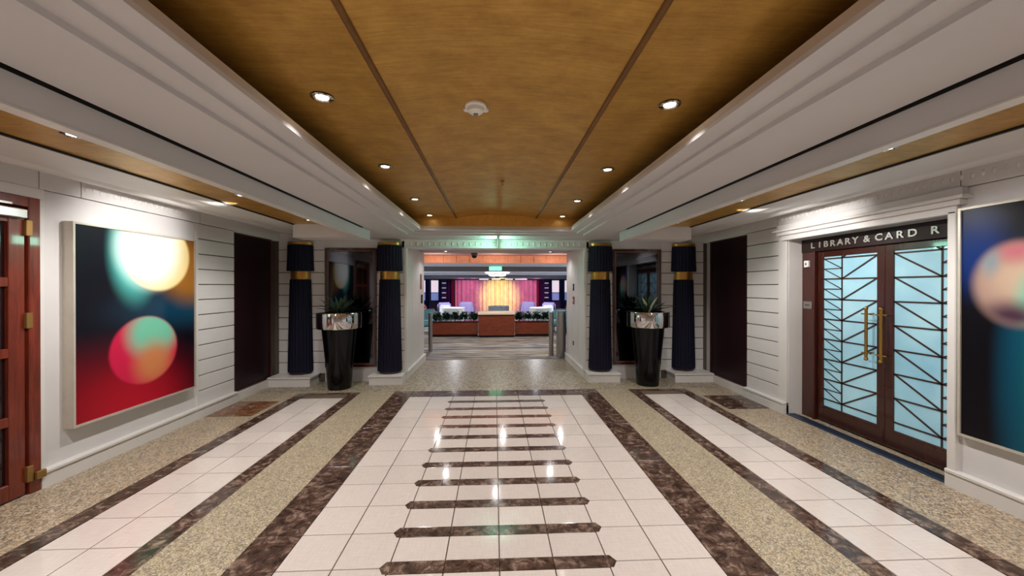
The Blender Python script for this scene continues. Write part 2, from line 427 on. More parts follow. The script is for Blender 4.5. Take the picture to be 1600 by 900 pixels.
wall_left, pl = wall_side(-1, 'wall_left')
pl('wall_core', 'joint', (3.72, 3.95, REAR, YB + 0.1, 0, 2.8))
pl('wall_panel', 'wall', (3.64, 3.74, 3.19, 4.80, 0.0, 2.37))
pl('jamb_trim', 'trim', (3.625, 3.74, 3.192, 3.24, 0.14, 2.289), 0.004)
pl('head_trim', 'trim', (3.625, 3.74, 2.0, 3.24, 2.29, 2.375), 0.004)
pl('wall_panel', 'wall', (3.64, 3.74, REAR, 2.02, 0.0, 2.37))
pl('corner_trim', 'trim', (3.628, 3.74, 4.80, 4.84, 0.12, 2.37), 0.004)
courses(wall_left, pl, 4.84, 5.50)
pl('panel_head', 'wall', (3.64, 3.74, 5.50, YB, 2.36, 2.53)); pl('panel_foot', 'trim', (3.62, 3.74, 5.50, YB, 0, 0.12))
frieze(wall_left, pl, [REAR, 2.0, 3.20, 3.51, 4.86, 6.6])
base_l = struct(MB().build('baseboard_left', 'trim'))
for a, b in ((REAR, 2.02), (3.19, 5.5)):
    box('skirting', 'trim', (-3.70, -3.595, a, b, 0, 0.115), base_l)
    box('skirting_cap', 'trim', (-3.70, -3.582, a, b, 0.115, 0.145), base_l, 0.006)

wall_right, pr = wall_side(1, 'wall_right')
pr('wall_core', 'joint', (3.93, 4.05, REAR, YB + 0.1, 0, 2.8))
pr('wall_block', 'wall', (3.70, 3.93, 4.66, YB, 0, 2.8))
pr('wall_block', 'wall', (3.70, 3.93, REAR, 2.90, 0, 2.8))
pr('wall_block', 'wall', (3.70, 3.93, 2.90, 4.66, 2.18, 2.8))
pr('wall_panel', 'wall', (3.64, 3.74, REAR, 2.90, 0.0, 2.37))
pr('jamb_panel', 'trim', (3.63, 3.74, 4.66, 4.80, 0.0, 2.25), 0.004)
pr('reveal', 'trim', (3.66, 3.93, 4.655, 4.67, 0, 2.18)); pr('reveal', 'trim', (3.612, 3.93, 2.89, 2.924, 0, 2.18))
pr('jamb_trim', 'trim', (3.60, 3.66, 2.865, 2.925, 0.0, 2.20), 0.006)
courses(wall_right, pr, 4.80, 5.43)
pr('panel_head', 'wall', (3.64, 3.74, 5.43, YB, 2.36, 2.53)); pr('panel_foot', 'trim', (3.62, 3.74, 5.43, YB, 0, 0.12))
frieze(wall_right, pr, [REAR, 1.2, 2.85, 4.8, 6.6])
# stepped door head over the library door
pr('door_head', 'trim', (3.60, 3.74, 2.86, 4.72, 2.18, 2.24), 0.004)
pr('door_head', 'trim', (3.57, 3.74, 2.82, 4.76, 2.24, 2.285), 0.006)
pr('door_head', 'trim', (3.54, 3.74, 2.78, 4.80, 2.285, 2.315), 0.006)
pr('door_head', 'trim', (3.59, 3.74, 2.82, 4.78, 2.315, 2.38), 0.004)
base_r = struct(MB().build('baseboard_right', 'trim'))
for a, b in ((REAR, 2.93), (4.66, 5.43)):
    box('skirting', 'trim', (3.594, 3.70, a, b, 0, 0.115), base_r)
    box('skirting_cap', 'trim', (3.585, 3.70, a, b, 0.115, 0.145), base_r, 0.006)

def studs(parent, spots, axis):
    m = MB()
    for p in spots:
        m.ball(p, 0.024, (0.25, 0.6, 1.0) if axis == 'x' else (0.7, 0.45, 1.3), 8, 6)
    o = m.build('frieze_studs', 'trim', parent, True); return stuff(o)
studs(wall_left, [(-3.622, 3.55 + 0.065 * k, 2.455) for k in range(17)], 'x')
studs(wall_right, [(3.622, 2.0 + 0.065 * k, 2.455) for k in range(43)], 'x')

# ------------------------------------------------------------------ back wall
wall_back = struct(MB().build('wall_back', 'wall'))
def bk(nm, mat, b, bev=0.0): return box(nm, mat, b, wall_back, bev)
for sg in (-1, 1):
    bk('wall_core', 'joint', mirror_x((1.60, 3.95, YB + 0.03, YJ - 0.02, 0, 2.8), sg))
    for a, b in ((1.56, 2.02), (2.88, 3.64)):
        h = (2.40 - 0.13) / 12
        for k in range(12):
            bk('board', 'course', mirror_x((a, b, YB, YB + 0.05, 0.13 + k * h + 0.010, 0.13 + (k + 1) * h - 0.001), sg), 0.003)
    bk('wall_panel', 'wall', mirror_x((2.02, 2.88, YB, YB + 0.05, 2.255, 2.46), sg))
    bk('wall_panel', 'wall', mirror_x((2.02, 2.88, YB, YB + 0.05, 0, 0.245), sg))
    bk('corner_bead', 'trim', mirror_x((1.515, 1.56, YB - 0.012, YB + 0.05, 0.13, 2.26), sg), 0.004)
    # plinths
    for a, b, y in ((1.535, 2.07, 6.33), (2.98, 3.64, 6.27)):
        bk('plinth', 'trim', mirror_x((a, b, y, YB, 0, 0.125), sg))
        bk('plinth_cap', 'trim', mirror_x((a - (0 if a < 2 else 0.015), b + 0.015 if a < 2 else b, y - 0.015, YB, 0.125, 0.15), sg), 0.004)
bk('wall_top', 'wall', (-3.64, 3.64, YB + 0.002, YB + 0.06, 2.395, 2.62))
bk('lintel', 'trim', (-1.60, 1.60, YB, 6.95, 2.265, 2.80))
bk('lintel_cap', 'trim', (-1.62, 1.62, YB - 0.03, YB, 2.375, 2.40), 0.004)
bk('lintel_bead', 'trim', (-1.56, 1.56, YB - 0.02, YB, 2.255, 2.28), 0.004)
studs(wall_back, [(-1.45 + 0.1 * k, YB - 0.001, 2.33) for k in range(30)], 'y')

# passage to the lounge
for sg, nm in ((-1, 'wall_passage_left'), (1, 'wall_passage_right')):
    wp = struct(box(nm, 'wall', mirror_x((1.575, 1.64, YB + 0.05, YJ, 0, 2.45), sg)))
    for k in range(3): box('wall_panel', 'course', mirror_x((1.567, 1.58, 6.66 + k * 0.6, 7.25 + k * 0.6, 0.15, 2.32), sg), wp, 0.003)
    bb = struct(box('baseboard_passage_' + ('left' if sg < 0 else 'right'), 'trim', mirror_x((1.53, 1.60, YB, YJ, 0, 0.115), sg)))
    box('skirting_cap', 'trim', mirror_x((1.52, 1.60, YB, YJ, 0.115, 0.145), sg), bb, 0.005)
struct(box('ceiling_passage', 'passage_ceil', (-1.64, 1.64, 6.95, YJ, 2.345, 2.45)))
struct(box('wall_rear', 'wall', (-4.05, 4.05, REAR - 0.1, REAR, 0, 2.9)))

# ------------------------------------------------------------------ doors
d1 = struct(MB().build('door_1', 'mahogany')); d1.location = (-3.64, 2.0, 0)
d1['label'] = 'red-brown mahogany panelled door at the left edge beside the framed picture'
for b in ((-3.72, -3.60, 3.115, 3.192, 0, 2.29), (-3.72, -3.60, 2.02, 2.10, 0, 2.29), (-3.72, -3.60, 2.10, 3.115, 2.21, 2.29)):
    box('door_frame', 'mahogany', b, d1, 0.006)
leaf = MB(); st = 0.1
ya, yb_ = 2.105, 3.105
leaf.box(-3.665, -3.62, yb_ - st, yb_, 0.01, 2.2, 0.004); leaf.box(-3.665, -3.62, ya, ya + st, 0.01, 2.2, 0.004); leaf.box(-3.665, -3.62, 2.57, 2.64, 0.01, 2.2, 0.004)
rails = [(0.01, 0.13), (0.56, 0.63), (1.07, 1.14), (1.60, 1.67), (2.08, 2.2)]
for a, b in rails: leaf.box(-3.664, -3.621, ya + st, yb_ - st, a, b, 0.004)
lf = leaf.build('door_leaf', 'mahogany', d1)
for a, b in zip(rails, rails[1:]):
    for y0, y1 in ((ya + st, 2.57), (2.64, yb_ - st)):
        box('door_panel', 'dark_glass', (-3.66, -3.648, y0, y1, a[1], b[0]), lf)
for z in (0.16, 1.34, 2.05):
    MB().box(-3.622, -3.594, 3.095, 3.135, z - 0.06, z + 0.06, 0.003).build('hinge', 'dull_brass', d1)
box('door_closer', 'steel', (-3.62, -3.56, 2.6, 3.075, 2.115, 2.185), d1, 0.006)
box('closer_arm', 'steel', (-3.60, -3.585, 2.5, 3.0, 2.21, 2.225), d1)
box('corner_guard', 'dull_brass', (-3.60, -3.575, 3.14, 3.205, 0.10, 0.16), d1, 0.003)

d2 = struct(MB().build('door_2', 'dark_wood')); d2.location = (3.85, 3.65, 0)
d2['label'] = 'dark wood double door with frosted lattice glass and brass pulls on the right'
XD = 3.85
for b in ((XD - 0.02, XD + 0.07, 4.47, 4.655, 0, 2.18), (XD - 0.02, XD + 0.07, 2.925, 2.93, 0, 2.18), (XD - 0.03, XD + 0.07, 2.925, 4.655, 2.02, 2.18)):
    box('door_frame', 'header' if b[4] else 'red_wood', b, d2, 0.004)
box('frame_moulding', 'red_wood', (XD - 0.04, XD, 4.45, 4.475, 0, 2.03), d2, 0.004)
for (ya, yb_) in ((3.652, 4.448), (2.852, 3.648)):
    left = ya > 3.6
    lf = MB()
    zt = 2.015
    gy0, gy1 = ya + 0.08, yb_ - 0.08
    lf.box(XD, XD + 0.05, ya, gy0, 0.02, zt, 0.004); lf.box(XD, XD + 0.05, gy1, yb_, 0.02, zt, 0.004)
    lf.box(XD + .001, XD + 0.049, gy0, gy1, 0.02, 0.2, 0.004); lf.box(XD + .001, XD + 0.049, gy0, gy1, 1.95, zt, 0.004)
    lo = lf.build('door_leaf', 'dark_wood', d2)
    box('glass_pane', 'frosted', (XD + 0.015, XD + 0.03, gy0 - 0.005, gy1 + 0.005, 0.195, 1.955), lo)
    # lattice: coordinate u from the meeting stile (0) to the hinge side (0.636)
    W = gy1 - gy0
    yu = (lambda u: gy0 + u) if left else (lambda u: gy1 - u)
    xb = XD + 0.008; uv = W - 0.235
    def strip(u0, z0, u1, z1, wd=0.015):
        bars = MB()
        a, b = Vector((xb, yu(u0), z0)), Vector((xb, yu(u1), z1)); d = (b - a).normalized()
        nrm = Vector((0, -d.z, d.y)) * wd / 2; ex = Vector((0.006, 0, 0))
        vs = [bars.bm.verts.new(p) for p in (a + nrm, a - nrm, b - nrm, b + nrm)]
        vt = [bars.bm.verts.new(v.co + ex) for v in vs]
        bars.bm.faces.new(vs); bars.bm.faces.new(vt[::-1])
        for i in range(4): bars.bm.faces.new((vs[i], vt[i], vt[(i + 1) % 4], vs[(i + 1) % 4]))
        bars.build('lattice_bar', 'bar', lo)
    P_ = 0.235
    strip(uv, 0.2, uv, 1.95, 0.014)
    zs = [1.69 - P_ * k for k in range(-1, 7)]
    for z in zs:
        if 0.2 < z < 1.95: strip(0, z, W, z)
        zh = z + P_ / 2
        if 0.2 < zh < 1.95: strip(uv, zh, W, zh, 0.010)
        # large diagonal: junction on the upright up to the meeting stile
        u0, z0, u1, z1 = uv, z, 0.0, z + P_
        if z1 > 1.95: t_ = (1.95 - z0) / P_; u1 = uv * (1 - t_); z1 = 1.95
        if z0 < 1.95 and z0 > 0.2: strip(u0, z0, u1, z1)
        for q in (0, P_ / 2):
            za, zb = z + q, z + q + P_ / 2
            if za > 0.2 and zb < 1.95: strip(uv, za, W, zb, 0.009)
    # brass pull
    yh = ya + 0.115 if left else yb_ - 0.03
    h = MB(); h.tube((XD - 0.075, yh, 0.86), (XD - 0.075, yh, 1.38), 0.014, 12)
    for z in (0.86, 1.38): h.ball((XD - 0.075, yh, z), 0.019)
    for z in (0.92, 1.32): h.tube((XD - 0.09, yh, z), (XD + 0.005, yh, z), 0.009); h.tube((XD - 0.075, yh - 0.05, z), (XD - 0.075, yh + 0.05, z), 0.007)
    h.build('pull_handle', 'brass', lo, True)
    box('kick_rail', 'dark_wood', (XD - 0.006, XD, ya + 0.01, yb_ - 0.01, 0.03, 0.17), lo, 0.003)
sill = struct(box('trim_1', 'threshold', (3.63, 3.75, 2.93, 4.655, -0.005, 0.012)))
for k in range(2): box('threshold_groove', 'threshold_line', (3.655 + k * 0.045, 3.68 + k * 0.045, 2.935, 4.65, 0.0115, 0.0135), sill)

# library sign: each letter its own mesh
sign = thing('library_sign', (XD - 0.03, 3.65, 2.10), 'row of raised silver letters above the glazed double door', 'sign')
LET = [('L', 4.475), ('I', 4.375), ('B', 4.29), ('R', 4.20), ('A', 4.105), ('R', 4.015), ('Y', 3.925), ('&', 3.80), ('C', 3.675), ('A', 3.575), ('R', 3.475), ('D', 3.365), ('R', 3.185), ('O', 3.04), ('O', 2.965)]
for ch, y in LET:
    cu = bpy.data.curves.new('letter', 'FONT'); cu.body = ch; cu.size = 0.094; cu.extrude = 0.004; cu.offset = 0.0022; cu.align_x = 'CENTER'
    cu.materials.append(M['letters'])
    tmp = bpy.data.objects.new('tmp', cu); COL.objects.link(tmp)
    dg = bpy.context.evaluated_depsgraph_get()
    me = bpy.data.meshes.new_from_object(tmp.evaluated_get(dg)); bpy.data.objects.remove(tmp)
    o = bpy.data.objects.new('letter', me); COL.objects.link(o); o.parent = sign
    o.location = (-0.006, y - 3.65, -0.035); o.scale = (1.2 if y > 3.1 else 0.85, 1, 1); o.rotation_euler = (PI / 2, 0, -PI / 2)

# ------------------------------------------------------------------ pictures
def art_left():
    s = NT('abstract_print_left'); g = s.n('ShaderNodeNewGeometry'); sp = s.n('ShaderNodeSeparateXYZ'); s.l(g.outputs['Position'], sp.inputs[0])
    Y, Z = sp.outputs[1], sp.outputs[2]
    return s, Y, Z
def blob(s, Y, Z, cy, cz, ry, rz, soft):
    a = s.math('DIVIDE', s.math('SUBTRACT', Y, cy), ry); b = s.math('DIVIDE', s.math('SUBTRACT', Z, cz), rz)
    d = s.math('SQRT', s.math('ADD', s.math('MULTIPLY', a, a), s.math('MULTIPLY', b, b)))
    mr = s.n('ShaderNodeMapRange', interpolation_type='SMOOTHSTEP'); s.l(d, mr.inputs[0])
    mr.inputs[1].default_value = 1 - soft; mr.inputs[2].default_value = 1 + soft; mr.inputs[3].default_value = 1; mr.inputs[4].default_value = 0
    return mr.outputs[0]
s, Y, Z = art_left()
col = srgb(10, 8, 20)
c = s.mix(blob(s, Y, Z, 4.60, 1.36, 0.62, 0.17, 0.9), col, srgb(10, 56, 80))
c = s.mix(blob(s, Y, Z, 3.70, 0.44, 0.80, 0.46, 0.75), c, srgb(128, 8, 24))
c = s.mix(blob(s, Y, Z, 3.95, 0.36, 0.45, 0.34, 0.9), c, srgb(176, 12, 36))
c = s.mix(blob(s, Y, Z, 4.66, 1.80, 0.40, 0.34, 0.5), c, srgb(150, 98, 38))
c = s.mix(blob(s, Y, Z, 3.95, 1.95, 0.22, 0.42, 0.5), c, srgb(84, 184, 176))
dsk = blob(s, Y, Z, 4.21, 1.93, 0.40, 0.37, 0.06)
c = s.mix(dsk, c, srgb(232, 206, 142))
c = s.mix(blob(s, Y, Z, 4.13, 1.99, 0.34, 0.36, 0.4), c, srgb(226, 224, 214))
dsk2 = blob(s, Y, Z, 4.06, 0.96, 0.375, 0.335, 0.06)
c = s.mix(dsk2, c, srgb(196, 28, 68))
in2 = s.math('MULTIPLY', dsk2, blob(s, Y, Z, 4.15, 1.13, 0.27, 0.24, 0.45)); c = s.mix(in2, c, srgb(112, 190, 160))
in3 = s.math('MULTIPLY', dsk2, blob(s, Y, Z, 4.15, 0.82, 0.19, 0.19, 0.7)); c = s.mix(in3, c, srgb(196, 122, 74))
s.set(c, 0.3, spec=0.2); M['art_left'] = s.m

s, Y, Z = art_left()
c = s.mix(blob(s, Y, Z, 2.74, 1.86, 0.16, 0.26, 0.75), srgb(10, 7, 14), srgb(10, 40, 104))
c = s.mix(blob(s, Y, Z, 2.40, 0.9, 0.21, 0.95, 0.35), c, srgb(8, 62, 84))
c = s.mix(blob(s, Y, Z, 2.36, 0.9, 0.13, 0.85, 0.6), c, srgb(14, 84, 96))
dk = blob(s, Y, Z, 2.50, 1.62, 0.25, 0.285, 0.2)
c = s.mix(dk, c, srgb(158, 128, 116))
c = s.mix(s.math('MULTIPLY', dk, blob(s, Y, Z, 2.46, 1.66, 0.19, 0.17, 0.7)), c, srgb(186, 160, 138))
c = s.mix(s.math('MULTIPLY', dk, blob(s, Y, Z, 2.52, 1.87, 0.10, 0.09, 0.8)), c, srgb(180, 104, 112))
c = s.mix(s.math('MULTIPLY', dk, blob(s, Y, Z, 2.66, 1.80, 0.05, 0.10, 0.9)), c, srgb(126, 140, 146))
c = s.mix(s.math('MULTIPLY', dk, blob(s, Y, Z, 2.38, 1.50, 0.12, 0.20, 0.6)), c, srgb(110, 186, 160))
c = s.mix(s.math('MULTIPLY', dk, blob(s, Y, Z, 2.54, 1.38, 0.16, 0.10, 0.8)), c, srgb(70, 46, 62))
s.set(c, 0.3, spec=0.2); M['art_right'] = s.m

def picture(sg, y0, y1, z0, z1, mat, label, depth):
    x1, x0 = 3.64, 3.64 - depth
    t = thing('framed_picture', (sg * x1, (y0 + y1) / 2, z0), label, 'picture')
    f = MB(); e = 0.018
    for b in ((x0, x1, y0, y0 + e, z0, z1), (x0, x1, y1 - e, y1, z0, z1), (x0, x1, y0 + e, y1 - e, z0, z0 + e), (x0, x1, y0 + e, y1 - e, z1 - e, z1)): f.box(*mirror_x(b, sg))
    f.build('frame', 'silver_frame', t)
    box('canvas', mat, mirror_x((x0 + 0.012, x0 + 0.03, y0 + e, y1 - e, z0 + e, z1 - e), sg), t)
picture(-1, 3.375, 4.70, 0.41, 2.15, 'art_left', 'deep silver-framed abstract print of red, teal and white light discs on left wall', 0.09)
picture(1, 1.50, 2.845, 0.44, 2.21, 'art_right', 'dark abstract print with teal band and pale disc beside the library door', 0.05)

# ------------------------------------------------------------------ dark panels and mirrors
for sg, y0, lab in ((-1, 5.505, 'dark burgundy lacquer wall panel in red-brown frame on left wall past the picture'), (1, 5.435, 'dark burgundy lacquer wall panel in red-brown frame on right wall past the glazed door')):
    y1 = 6.40
    t = thing('decorative_panel', (sg * 3.66, (y0 + y1) / 2, 0.12), lab, 'panel', 'burgundy wall panels')
    box('panel_sheet', 'lacquer', mirror_x((3.66, 3.69, y0 + 0.02, y1 - 0.02, 0.14, 2.34), sg), t)
    f = MB()
    for b in ((3.645, 3.69, y0, y0 + 0.02, 0.12, 2.36), (3.645, 3.69, y1 - 0.02, y1, 0.12, 2.36), (3.645, 3.69, y0 + .02, y1 - .02, 0.12, 0.14), (3.645, 3.69, y0 + .02, y1 - .02, 2.34, 2.36)): f.box(*mirror_x(b, sg))
    f.build('frame', 'red_wood', t)
for sg, lab in ((-1, 'tall dark mirror in wooden frame behind the left planter'), (1, 'tall dark mirror in wooden frame behind the right planter')):
    t = thing('wall_mirror', (sg * 2.45, YB, 0.245), lab, 'mirror', 'dark mirrors behind the planters')
    box('mirror_glass', 'mirror', mirror_x((2.08, 2.82, YB + 0.0, YB + 0.015, 0.30, 2.19), sg), t)
    f = MB(); g = MB()
    a, b, z0, z1 = 2.022, 2.878, 0.247, 2.25
    for k, (mb, e0, e1, yy0) in enumerate(((f, 0.0, 0.035, YB - 0.02), (g, 0.035, 0.06, YB - 0.012))):
        mb.box(*mirror_x((a + e0, a + e1, yy0, YB + 0.03, z0 + e0, z1 - e0), sg)); mb.box(*mirror_x((b - e1, b - e0, yy0, YB + 0.03, z0 + e0, z1 - e0), sg))
        mb.box(*mirror_x((a + e1, b - e1, yy0, YB + 0.03, z0 + e0, z0 + e1), sg)); mb.box(*mirror_x((a + e1, b - e1, yy0, YB + 0.03, z1 - e1, z1 - e0), sg))
    f.build('outer_frame', 'dark_wood', t); g.build('inner_frame', 'frame_wood', t)

# ------------------------------------------------------------------ navy drapes
def drape(x, label):
    t = thing('pleated_drape', (x, YB, 0.15), label, 'drape', 'navy drapes with gold bands')
    cy = YB - 0.015
    rf = lambda a, z: 1 + 0.03 * math.cos(24 * a)
    up = lambda n, m, prof, rfun, nn=96: MB().lathe(prof, x, cy, nn, rfun, PI, 2 * PI, True, 1, 0.85).build(n, m, t, True)
    up('lower_drape', 'navy', [(0.195, 0.185), (0.198, 0.22), (0.19, 0.6), (0.178, 1.2), (0.165, 1.72)], rf)
    up('gold_band', 'gold_band', [(0.15, 1.72), (0.158, 1.725), (0.158, 1.855), (0.15, 1.86)], None, 32)
    up('upper_drape', 'navy', [(0.208, 1.86), (0.212, 1.885), (0.205, 2.0), (0.198, 2.29)], rf)
    up('gold_cap', 'gold_band', [(0.19, 2.29), (0.2, 2.30), (0.2, 2.34), (0.17, 2.345)], None, 32)
    up('foot', 'dark_wood', [(0.18, 0.15), (0.18, 0.185)], None, 32)
drape(-3.27, 'navy pleated drape with gold band left of the left planter, by the side wall')
drape(-1.80, 'navy pleated drape with gold band between the left planter and the lounge opening')
drape(1.80, 'navy pleated drape with gold band between the lounge opening and the right planter')
drape(3.27, 'navy pleated drape with gold band right of the right planter, by the side wall')

# ------------------------------------------------------------------ planters with agaves
def planter(x, label):
    y = 6.18
    t = thing('tall_planter', (x, y, 0), label, 'planter', 'tall planters before the mirrors')
    MB().lathe([(0.17, 0.0), (0.175, 0.01), (0.205, 0.4), (0.265, 1.0), (0.27, 1.18), (0.25, 1.18), (0.24, 1.12)], x, y, 40).build('pot', 'pot', t, True)
    MB().lathe([(0.30, 0.945), (0.33, 0.95), (0.335, 0.96), (0.335, 1.185), (0.33, 1.195), (0.265, 1.195), (0.265, 0.945)], x, y, 40, None).build('steel_collar', 'chrome', t, True)
    box('soil', 'shade_and_soil', (x - 0.16, x + 0.16, y - 0.16, y + 0.16, 1.10, 1.13), t)
planter(-2.475, 'tall tapered black planter with polished steel collar in front of left mirror')
planter(2.475, 'tall tapered black planter with polished steel collar in front of right mirror')

def blade_mesh(name, mat, L, W, droop, n=7):
    bm = bmesh.new(); rows = []
    for i in range(n + 1):
        t_ = i / n; wd = W * (0.55 + 0.9 * t_) * (1 - t_ ** 2.2) + 0.001
        p = Vector((L * t_, 0, -droop * t_ * t_)); rows.append([bm.verts.new(p + Vector((0, -wd / 2, 0.25 * wd))), bm.verts.new(p), bm.verts.new(p + Vector((0, wd / 2, 0.25 * wd)))])
    for a, b in zip(rows, rows[1:]):
        for k in range(2): bm.faces.new((a[k], a[k + 1], b[k + 1], b[k]))
    me = bpy.data.meshes.new(name); bm.to_mesh(me); bm.free()
    for p in me.polygons: p.use_smooth = True
    me.materials.append(M[mat]); return me
B1 = blade_mesh('leaf', 'leaf', 0.36, 0.065, 0.05); B2 = blade_mesh('leaf', 'leaf_dark', 0.42, 0.06, 0.10); B3 = blade_mesh('leaf', 'leaf_pale', 0.34, 0.07, 0.02)
def agave(x, label, seed, pale):
    rnd = random.Random(seed); y = 6.18
    t = thing('agave_plant', (x, y, 1.13), label, 'plant', 'agaves in the planters')
    MB().ball((x, y, 1.17), 0.07, (1, 1, 0.8)).build('rosette_core', 'leaf_dark', t, True)
    for k in range(34):
        az = k * 2.39996 + rnd.uniform(-.2, .2); f = k / 34
        el = math.radians(78 - 66 * f + rnd.uniform(-6, 6))
        me = B2 if f > 0.62 else B1
        o = shared('leaf', me, (x + 0.03 * math.cos(az), y + 0.03 * math.sin(az), 1.16), t, (0, -el, az), [rnd.uniform(0.82, 1.05) * (0.88 if math.sin(az) > 0.3 else 1)] * 3)
    for k in range(pale):
        az = rnd.uniform(-2.6, -0.5) if k else -2.2
        o = shared('pale_leaf', B3, (x, y - 0.05, 1.16), t, (0, -math.radians(rnd.uniform(50, 66)), az + (0.9 if k % 2 else -0.3)))
        o['label'] = 'pale cream-green leaf'
agave(-2.475, 'dark green spiky agave growing in the left planter', 3, 0)
agave(2.475, 'green spiky agave with pale upright leaves in the right planter', 5, 2)

# ------------------------------------------------------------------ lamps in the ceiling
def spot(loc, power, size=150, blend=0.6, rot=(0, 0, 0), col=WARM, rad=0.032):
    l = bpy.data.lights.new('spot', 'SPOT'); l.energy = power; l.spot_size = math.radians(size); l.spot_blend = blend
    l.color = col; l.shadow_soft_size = rad
    o = bpy.data.objects.new('lamp_light', l); COL.objects.link(o); o.location = loc; o.rotation_euler = rot; return o
def aim(loc, tgt, power, size, col, rad=0.1, blend=0.5):
    o = spot(loc, power, size, blend, (0, 0, 0), col, rad)
    o.rotation_euler = (Vector(tgt) - Vector(loc)).to_track_quat('-Z', 'Y').to_euler(); return o
def downlight_parts(t, x, y, z, r=0.045):
    MB().lathe([(r + 0.014, z - 0.006), (r, z - 0.010), (r * 0.85, z - 0.004), (r * 0.85, z + 0.0), (r + 0.014, z)], x, y, 24, None, cap=False).build('trim_ring', 'chrome', t, True)
    MB().lathe([(r * 0.72, z - 0.004), (r * 0.72, z + 0.001)], x, y, 20).build('lamp_lens', 'lens', t)
ORD = ['nearest', 'second nearest', 'third nearest', 'farthest']
for sg, side in ((-1, 'left'), (1, 'right')):
    for k, y in enumerate((2.15, 3.36, 4.60, 5.62)):
        x = sg * 0.97
        t = thing('downlight', (x, y, 2.64), f'{ORD[k]} of four recessed downlights along {side} side of gold ceiling', 'ceiling light', 'downlights in the gold ceiling')
        downlight_parts(t, x, y, 2.64)
        spot((x, y, 2.60), MAIN_W, 97, 0.55)
    for y in (0.94, -0.3, -1.5, -2.8): spot((sg * 0.97, y, 2.60), MAIN_W, 97, 0.55)
    for k, y in enumerate((2.24, 3.65, 4.95)):
        x = sg * 2.36
        t = thing('aisle_downlight', (x, y, 2.445), f'{["nearest", "middle", "farthest"][k]} of three small downlights in the {side} gold ceiling strip', 'ceiling light', 'downlights in the gold strips')
        downlight_parts(t, x, y, 2.445, 0.04)
        spot((x, y, 2.41), AISLE_W if k < 2 else AISLE_W * 0.5, 150 if k < 2 else 110, 0.7, (0, sg * -0.3, 0))
    aim((sg * 2.60, 4.0 if sg < 0 else 4.1, 2.41), (sg * 3.64, 4.05 if sg < 0 else 4.15, 2.15), WASH_W, 75, WARM, 0.04, 0.8)
    for y in (0.7, -0.8, -2.4): spot((sg * 2.36, y, 2.41), AISLE_W, 140, 0.7)
# smoke detector and sprinkler
t = thing('smoke_detector', (-0.14, 2.3, 2.68), 'white round smoke detector on the gold ceiling', 'smoke detector')
zc = 2.64 + 0.045 * (1 - (0.14 / RIB) ** 2)
MB().lathe([(0.062, zc), (0.064, zc - 0.012), (0.055, zc - 0.018)], -0.14, 2.3, 28).build('mounting_base', 'white_plastic', t, True)
MB().lathe([(0.05, zc - 0.018), (0.046, zc - 0.04), (0.03, zc - 0.052), (0.012, zc - 0.055)], -0.14, 2.3, 28).build('sensor_head', 'white_plastic', t, True)
MB().lathe([(0.016, zc - 0.054), (0.014, zc - 0.06)], -0.14, 2.3, 16).build('sensor_grille', 'grey_plastic', t)
for k in (-1, 1): MB().lathe([(0.022, zc), (0.02, zc - 0.012)], -0.14 + k * 0.055, 2.35, 14).build('bracket_lug', 'white_plastic', t)
t = thing('sprinkler', (0.05, 3.95, 2.68), 'small pendant sprinkler head on the gold ceiling', 'sprinkler')
MB().lathe([(0.022, 2.684), (0.02, 2.675)], 0.05, 3.95, 16).build('escutcheon', 'brass', t, True)
MB().tube((0.05, 3.95, 2.68), (0.05, 3.95, 2.645), 0.006).build('stem', 'brass', t)
MB().lathe([(0.016, 2.645), (0.016, 2.641)], 0.05, 3.95, 12).build('deflector', 'brass', t)

# exit sign hanging edge-on before the lintel
t = thing('exit_sign', (0.03, 6.24, 2.4), 'hanging green exit sign seen edge-on before the lounge opening', 'sign')
MB().tube((0.03, 6.24, 2.40), (0.03, 6.24, 2.37), 0.008).build('hanger', 'dark_plastic', t)
box('sign_body', 'steel', (0.022, 0.038, 6.08, 6.40, 2.245, 2.375), t, 0.002)
for k in (-1, 1):
    fc = box('sign_face', 'exit_green', (0.03 + k * 0.008, 0.03 + k * 0.0095, 6.085, 6.395, 2.25, 2.37), t)
    a = MB(); x_ = 0.03 + k * 0.0098
    a.prism([(6.11, 2.31), (6.16, 2.35), (6.16, 2.325), (6.22, 2.325), (6.22, 2.295), (6.16, 2.295), (6.16, 2.27)], min(x_, x_ + k * .001), max(x_, x_ + k * .001), 'x')
    a.build('sign_arrow', 'exit_white', fc); box('sign_doorway', 'exit_white', (x_ - .0005, x_ + .0005, 6.28, 6.36, 2.265, 2.355), fc)
for k in (-1, 1):
    l = bpy.data.lights.new('exit_glow', 'AREA'); l.shape = 'RECTANGLE'; l.size = 0.12; l.size_y = 0.30; l.energy = 4.8; l.color = (0.42, 1.0, 0.76)
    o = bpy.data.objects.new('exit_glow', l); COL.objects.link(o); o.location = (0.03 + k * 0.02, 6.24, 2.31); o.rotation_euler = (0, -k * PI / 2, 0)

